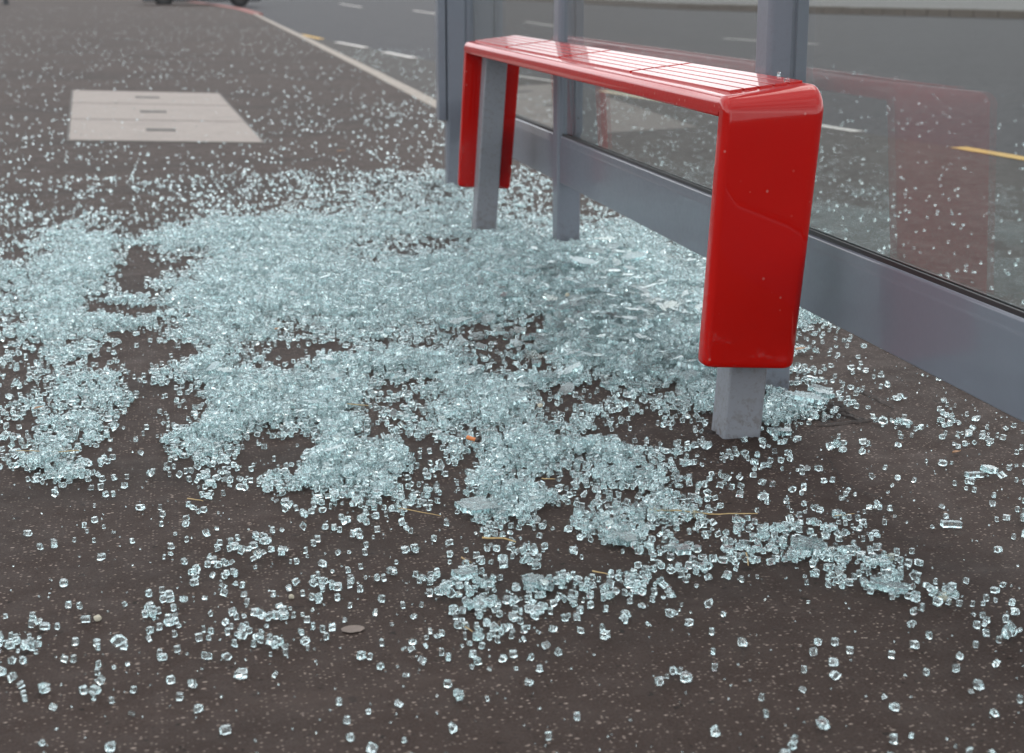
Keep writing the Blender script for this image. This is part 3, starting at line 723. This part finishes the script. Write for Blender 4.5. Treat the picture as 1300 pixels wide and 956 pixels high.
# everything else: one mass
def mass(name, plist, extra=()):
    nv = 0; VV = []; LT = []; LI = []
    groups = {}
    for p in plist: groups.setdefault((id(p[0]), p[1]), []).append(p)
    for key, ps in groups.items():
        v, f = ps[0][0][ps[0][1]]
        Rm = np.array([p[2] for p in ps]); pos = np.array([p[3] for p in ps])
        W = np.einsum('nij,vj->nvi', Rm, v) + pos[:, None, :]
        m = len(v); VV.append(W.reshape(-1, 3))
        fl = np.concatenate([np.array(q) for q in f]); ln = np.array([len(q) for q in f])
        base = nv + np.arange(len(ps)) * m
        LI.append((fl[None, :] + base[:, None]).ravel()); LT.append(np.tile(ln, len(ps))); nv += m * len(ps)
    for v, f in extra:
        VV.append(v); LI.append(np.concatenate([np.array(q) for q in f]) + nv); LT.append(np.array([len(q) for q in f])); nv += len(v)
    VV = np.concatenate(VV); LI = np.concatenate(LI); LT = np.concatenate(LT)
    me = bpy.data.meshes.new(name); me.vertices.add(len(VV)); me.vertices.foreach_set('co', VV.ravel().astype(np.float32))
    me.loops.add(len(LI)); me.loops.foreach_set('vertex_index', LI.astype(np.int32))
    me.polygons.add(len(LT)); st = np.concatenate([[0], np.cumsum(LT)[:-1]]); me.polygons.foreach_set('loop_start', st.astype(np.int32))
    try: me.polygons.foreach_set('loop_total', LT.astype(np.int32))
    except Exception: pass
    me.update(calc_edges=True); me.validate(); me.materials.append(m_glass)
    me.polygons.foreach_set('use_smooth', [False] * len(me.polygons))
    o = bpy.data.objects.new(name, me); COL.objects.link(o); return o
extra = []
def hat(x, y, r=2):
    i = int((x - GX0) / CELL); j = int((y - GY0) / CELL); return float(hg[i - r:i + r + 1, j - r:j + r + 1].mean())
for _ in range(330):
    px = random.gauss(740, 90); py = random.gauss(400, 55)
    if not (520 < px < 905 and 320 < py < 500): continue
    g = ground(px, py)
    if blocked(g.x, g.y): continue
    nx, ny = random.randint(2, 7), random.randint(2, 4); v, f = plate(nx, ny, .0105)
    if len(f) == 0: continue
    R_ = rotm(random.gauss(0, .22), random.gauss(0, .22), random.uniform(0, 6.28)); W = v @ R_.T + [g.x, g.y, hat(g.x, g.y) + .004]
    extra.append((W, f))
for _ in range(120):
    px = random.uniform(180, 800); py = random.uniform(300, 640); g = ground(px, py)
    if layers(np.array([g.x]), np.array([g.y]))[0] < .9 or blocked(g.x, g.y): continue
    v, f = plate(random.randint(2, 4), random.randint(2, 3), .0105)
    R_ = rotm(random.gauss(0, .2), random.gauss(0, .2), random.uniform(0, 6.28)); extra.append((v @ R_.T + [g.x, g.y, hat(g.x, g.y) + .004], f))
gm = mass('broken_glass', [p for i, p in enumerate(pieces) if i not in solo], extra)
gm['kind'] = 'stuff'; gm['label'] = 'thick drift of shattered safety glass spread over the pavement under the bench'
print('pieces', len(pieces), 'plates', len(extra), 'maxh', hg.max())

# larger shards one can point at
SH = [  # px, py, nx, ny, yaw, tilt, lift, label
 (893, 492, 4, 3, 0.2, (.12, -.1), .012, 'bright flat glass shard lying just left of the near bench leg'),
 (903, 478, 5, 2, 0.1, (.25, .0), .030, 'pale tilted glass shard at the lower left corner of the red panel'),
 (1022, 519, 8, 3, -.35, (.10, .16), .014, 'long crazed glass shard leaning on the rubble right of the near bench leg'),
 (990, 552, 4, 2, -.1, (.05, .05), .001, 'thick glass shard on the pavement right of the near leg foot'),
 (1045, 505, 3, 3, .4, (.1, .1), .001, 'squarish cracked glass lump on the tar patch'),
 (990, 470, 5, 2, .1, (.2, .1), .012, 'pale glass shard resting against the shelter post foot'),
 (1040, 500, 4, 2, -.7, (.12, .1), .012, 'slim glass shard behind the squarish lump on the tar patch'),
 (765, 318, 7, 2, .05, (.30, .0), .03, 'bright long glass shard right of the middle shelter post foot'),
 (740, 352, 9, 5, .5, (.30, .2), .05, 'large teal plate of crazed glass on top of the heap'),
 (805, 345, 7, 5, -.3, (.2, -.25), .05, 'teal plate of crazed glass on the heap near the rail'),
 (1255, 602, 3, 2, .5, (.1, .2), .001, 'chunky glass lump beside two joined cubes at the right edge'),
 (1237, 607, 3, 1, .1, (0, .05), .001, 'row of joined glass cubes at the right edge of the pavement'),
 (1207, 670, 3, 1, -.2, (0, .05), .001, 'rounded double glass lump alone on the right pavement'),
 (1028, 700, 5, 4, -.5, (.05, .08), .003, 'joined clump of glass cubes in the right foreground trail'),
 (1128, 752, 5, 2, -.5, (.05, .08), .003, 'joined clump of glass cubes at the tail of the right foreground trail'),
 (866, 703, 2, 2, .1, (.1, .05), .001, 'thick pale glass lump in the middle right foreground'),
 (792, 690, 4, 4, .3, (.08, .08), .003, 'joined clump of glass cubes at the lower edge of the spread'),
 (610, 650, 7, 5, .2, (.06, .05), .004, 'broad joined patch of glass cubes below the cigarette end'),
 (680, 745, 3, 4, .2, (.05, .05), .001, 'joined cluster of glass cubes in the central foreground'),
 (590, 735, 3, 2, .4, (.1, .1), .001, 'pair of joined glass cubes with frosted sides in the central foreground')]
for (px, py, nx, ny, yw, tl, lift, lab) in SH:
    g = ground(px, py); v, f = plate(nx, ny, .0118, irregular=.25)
    R_ = rotm(tl[0], tl[1], yw); W = v @ R_.T; W[:, 2] -= W[:, 2].min(); 
    o = obj('glass_shard', W, f, m_glass); o.location = (g.x, g.y, max(.0008, min(lift, hat(g.x, g.y) + .002))); tag(o, lab, 'glass shard', 'larger pieces of broken glass')
# crumbs lying on the bench top
for (w_, y_) in ((0.094, 3.06), (0.060, 2.93)):
    c = Vector((A[-1][0].x + (y_ - Y0) * BYAW, y_, ZT)) + wt * w_ + nt3 * 0.0075
    v, f = T_NEAR[3 if w_ > .09 else 7]; o = obj('glass_fragment', (v * [.012, .010, .008]) @ rotm(0, -TOPT, .5).T, f, m_glass); o.location = c
    tag(o, 'clear glass crumb on the red bench top at its near back corner' if w_ > .09 else 'tiny glass crumb at the near end of the bench ribs', 'glass fragment', 'glass crumbs on the bench top')

# ---------------------------------------------------------------- litter
def tube(name, pts, r, mat, z=.006, label=None, cat='straw', grp='dry straws among the glass'):
    P = []
    pts = [Vector(p) for p in pts]
    for i in range(len(pts) - 1):
        for k in range(5): P.append(pts[i].lerp(pts[i + 1], k / 5) + Vector((random.uniform(-1, 1), random.uniform(-1, 1), random.uniform(0, 1))) * .0009)
    P.append(pts[-1]); V_ = []; F_ = []; n = 6
    for i, p in enumerate(P):
        d = (P[min(i + 1, len(P) - 1)] - P[max(i - 1, 0)]).normalized(); s = d.cross(Vector((0, 0, 1))).normalized(); u = s.cross(d)
        rr = r * (1 - .5 * i / len(P))
        for k in range(n):
            a = k / n * 2 * math.pi; V_.append(p + (s * math.cos(a) + u * math.sin(a)) * rr)
    for i in range(len(P) - 1):
        for k in range(n): F_.append((i * n + k, i * n + (k + 1) % n, (i + 1) * n + (k + 1) % n, (i + 1) * n + k))
    F_ += [tuple(range(n))[::-1], tuple(range((len(P) - 1) * n, len(P) * n))]
    base = P[0].copy(); o = obj(name, [v - base for v in V_], F_, mat, smooth=True); o.location = base
    return tag(o, label, cat, grp)
def gp(x, y, z=.006): g = ground(x, y, z); return Vector((g.x, g.y, z))
ST = [([(822, 649), (858, 648), (900, 653), (962, 652)], .0016, 'long tan straw lying across the pavement in the right foreground', .011),
      ([(612, 683), (640, 684), (655, 688)], .0018, 'short thick tan straw in the lower middle of the spread', .008),
      ([(752, 725), (772, 729)], .0013, 'short straw at the foot of the central foreground', .008),
      ([(586, 708), (598, 714)], .0011, 'tiny straw splinter beside the central foreground cluster', .008),
      ([(590, 795), (600, 802)], .0011, 'thin straw stub near the bottom of the picture', .006),
      ([(440, 513), (468, 515)], .0012, 'pale straw on the glass left of the cigarette end', .02),
      ([(100, 572), (75, 574), (20, 572)], .0012, 'straw at the far left edge of the glass', .014),
      ([(505, 645), (560, 655)], .0010, 'thin straw across the dark gap in the lower spread', .008),
      ([(688, 608), (705, 608)], .0012, 'light straw at the bottom of the glass under the cigarette end', .014),
      ([(238, 633), (258, 636)], .0011, 'short straw by the left foreground cubes', .010),
      ([(948, 702), (950, 718)], .0012, 'straw stub under the right foreground trail', .008),
      ([(1060, 655), (1085, 652)], .0008, 'hair-thin straw at the right of the pavement', .006)]
for pts, r, lab, z in ST: tube('straw', [gp(x, y, z) for x, y in pts], r, m_straw, label=lab)
# cigarette end
g = ground(601, 557, .02); cg = thing('cigarette_end', 'orange cigarette end lying on the glass in the middle of the spread', 'cigarette end', (g.x, g.y, max(.012, hat(g.x, g.y) + .008)))
cg.rotation_euler = (0.0, .12, -.75)
for (nm, x0, x1, mt) in (('filter', -.015, .006, m_filter), ('burnt_tip', .006, .013, m_ash)):
    bm = bmesh.new(); bmesh.ops.create_cone(bm, cap_ends=True, segments=16, radius1=.0042, radius2=.0040, depth=x1 - x0, matrix=Matrix.Translation(((x0 + x1) / 2, 0, 0)) @ Matrix.Rotation(math.pi / 2, 4, 'Y'))
    from_bm(nm, bm, mt, smooth_angle=50).parent = cg
# stones, gum, leaves
def lump(name, px, py, s, mat, lab, cat, z=0.0, grp=None, seed=0):
    bm = bmesh.new(); bmesh.ops.create_icosphere(bm, subdivisions=2, radius=1)
    for v in bm.verts: v.co += Vector(noise.noise_vector(v.co * 1.3 + Vector((seed, 0, 0)))) * .35; v.co = Vector((v.co.x * s[0], v.co.y * s[1], v.co.z * s[2] + s[2] * .8))
    o = from_bm(name, bm, mat, smooth_angle=35); g = ground(px, py); o.location = (g.x, g.y, z); return tag(o, lab, cat, grp)
PS = 'small stones among the glass'
lump('pebble', 1130, 711, (.006, .005, .005), m_pebble, 'small pale angular stone left of the right edge', 'stone', grp=PS, seed=1)
lump('pebble', 1196, 762, (.009, .006, .005), m_pebble, 'long yellowish stone at the tail of the foreground glass trail', 'stone', grp=PS, seed=2)
lump('pebble', 124, 788, (.006, .005, .005), m_pebble, 'pale stone among the left foreground cubes', 'stone', grp=PS, seed=3)
lump('pebble', 370, 760, (.004, .004, .004), m_pebble, 'tiny sandy stone in the centre left foreground', 'stone', grp=PS, seed=4)
lump('pebble', 720, 389, (.007, .006, .006), m_pebble, 'yellowish stone on the glass above the dark gap', 'stone', z=.03, grp=PS, seed=6)
lump('pebble', 686, 526, (.006, .006, .005), m_pebble, 'yellowish stone on the glass right of the cigarette end', 'stone', z=.016, grp=PS, seed=7)
lump('pebble', 883, 658, (.005, .005, .006), m_pebble, 'creamy square stone just under the long straw', 'stone', grp=PS, seed=8)
o = blob('gum_spot', 0, 0, .017, .013, m_gum, z=.0022, rag=.05); g = ground(448, 800); o.location = (g.x, g.y, 0); tag(o, 'flat brown chewing gum spot trodden into the foreground pavement', 'chewing gum')
def leaf(px, py, L, yw, lab, z=.004):
    n = 8; V_ = []
    for i in range(n + 1):
        t = i / n; wd = L * .28 * math.sin(math.pi * t) ** .8; V_ += [(-L / 2 + L * t, -wd, .003 + .004 * t), (-L / 2 + L * t, 0, .001 + .003 * t), (-L / 2 + L * t, wd, .004)]
    F_ = [(i * 3 + k, i * 3 + k + 1, i * 3 + k + 4, i * 3 + k + 3) for i in range(n) for k in range(2)]
    F_ = F_ + []
    o = obj('dry_leaf', V_, F_, m_leaf, smooth=True); g = ground(px, py); o.location = (g.x, g.y, z); o.rotation_euler[2] = yw
    sm = o.modifiers.new('thickness', 'SOLIDIFY'); sm.thickness = .0006
    return tag(o, lab, 'leaf', 'dry leaves on the pavement')
leaf(1214, 578, .020, .1, 'small brown leaf lying on the bare pavement at the right')
leaf(1016, 450, .035, .3, 'tan leaf at the edge of the glass right of the red panel', z=.012)
leaf(433, 193, .05, .2, 'orange-brown leaf on the far pavement left of the bench')
leaf(352, 428, .02, .8, 'orange leaf scrap on the glass at the left of the spread', z=.02)
leaf(50, 527, .022, .5, 'brown leaf scrap in the glass at the left edge', z=.014)
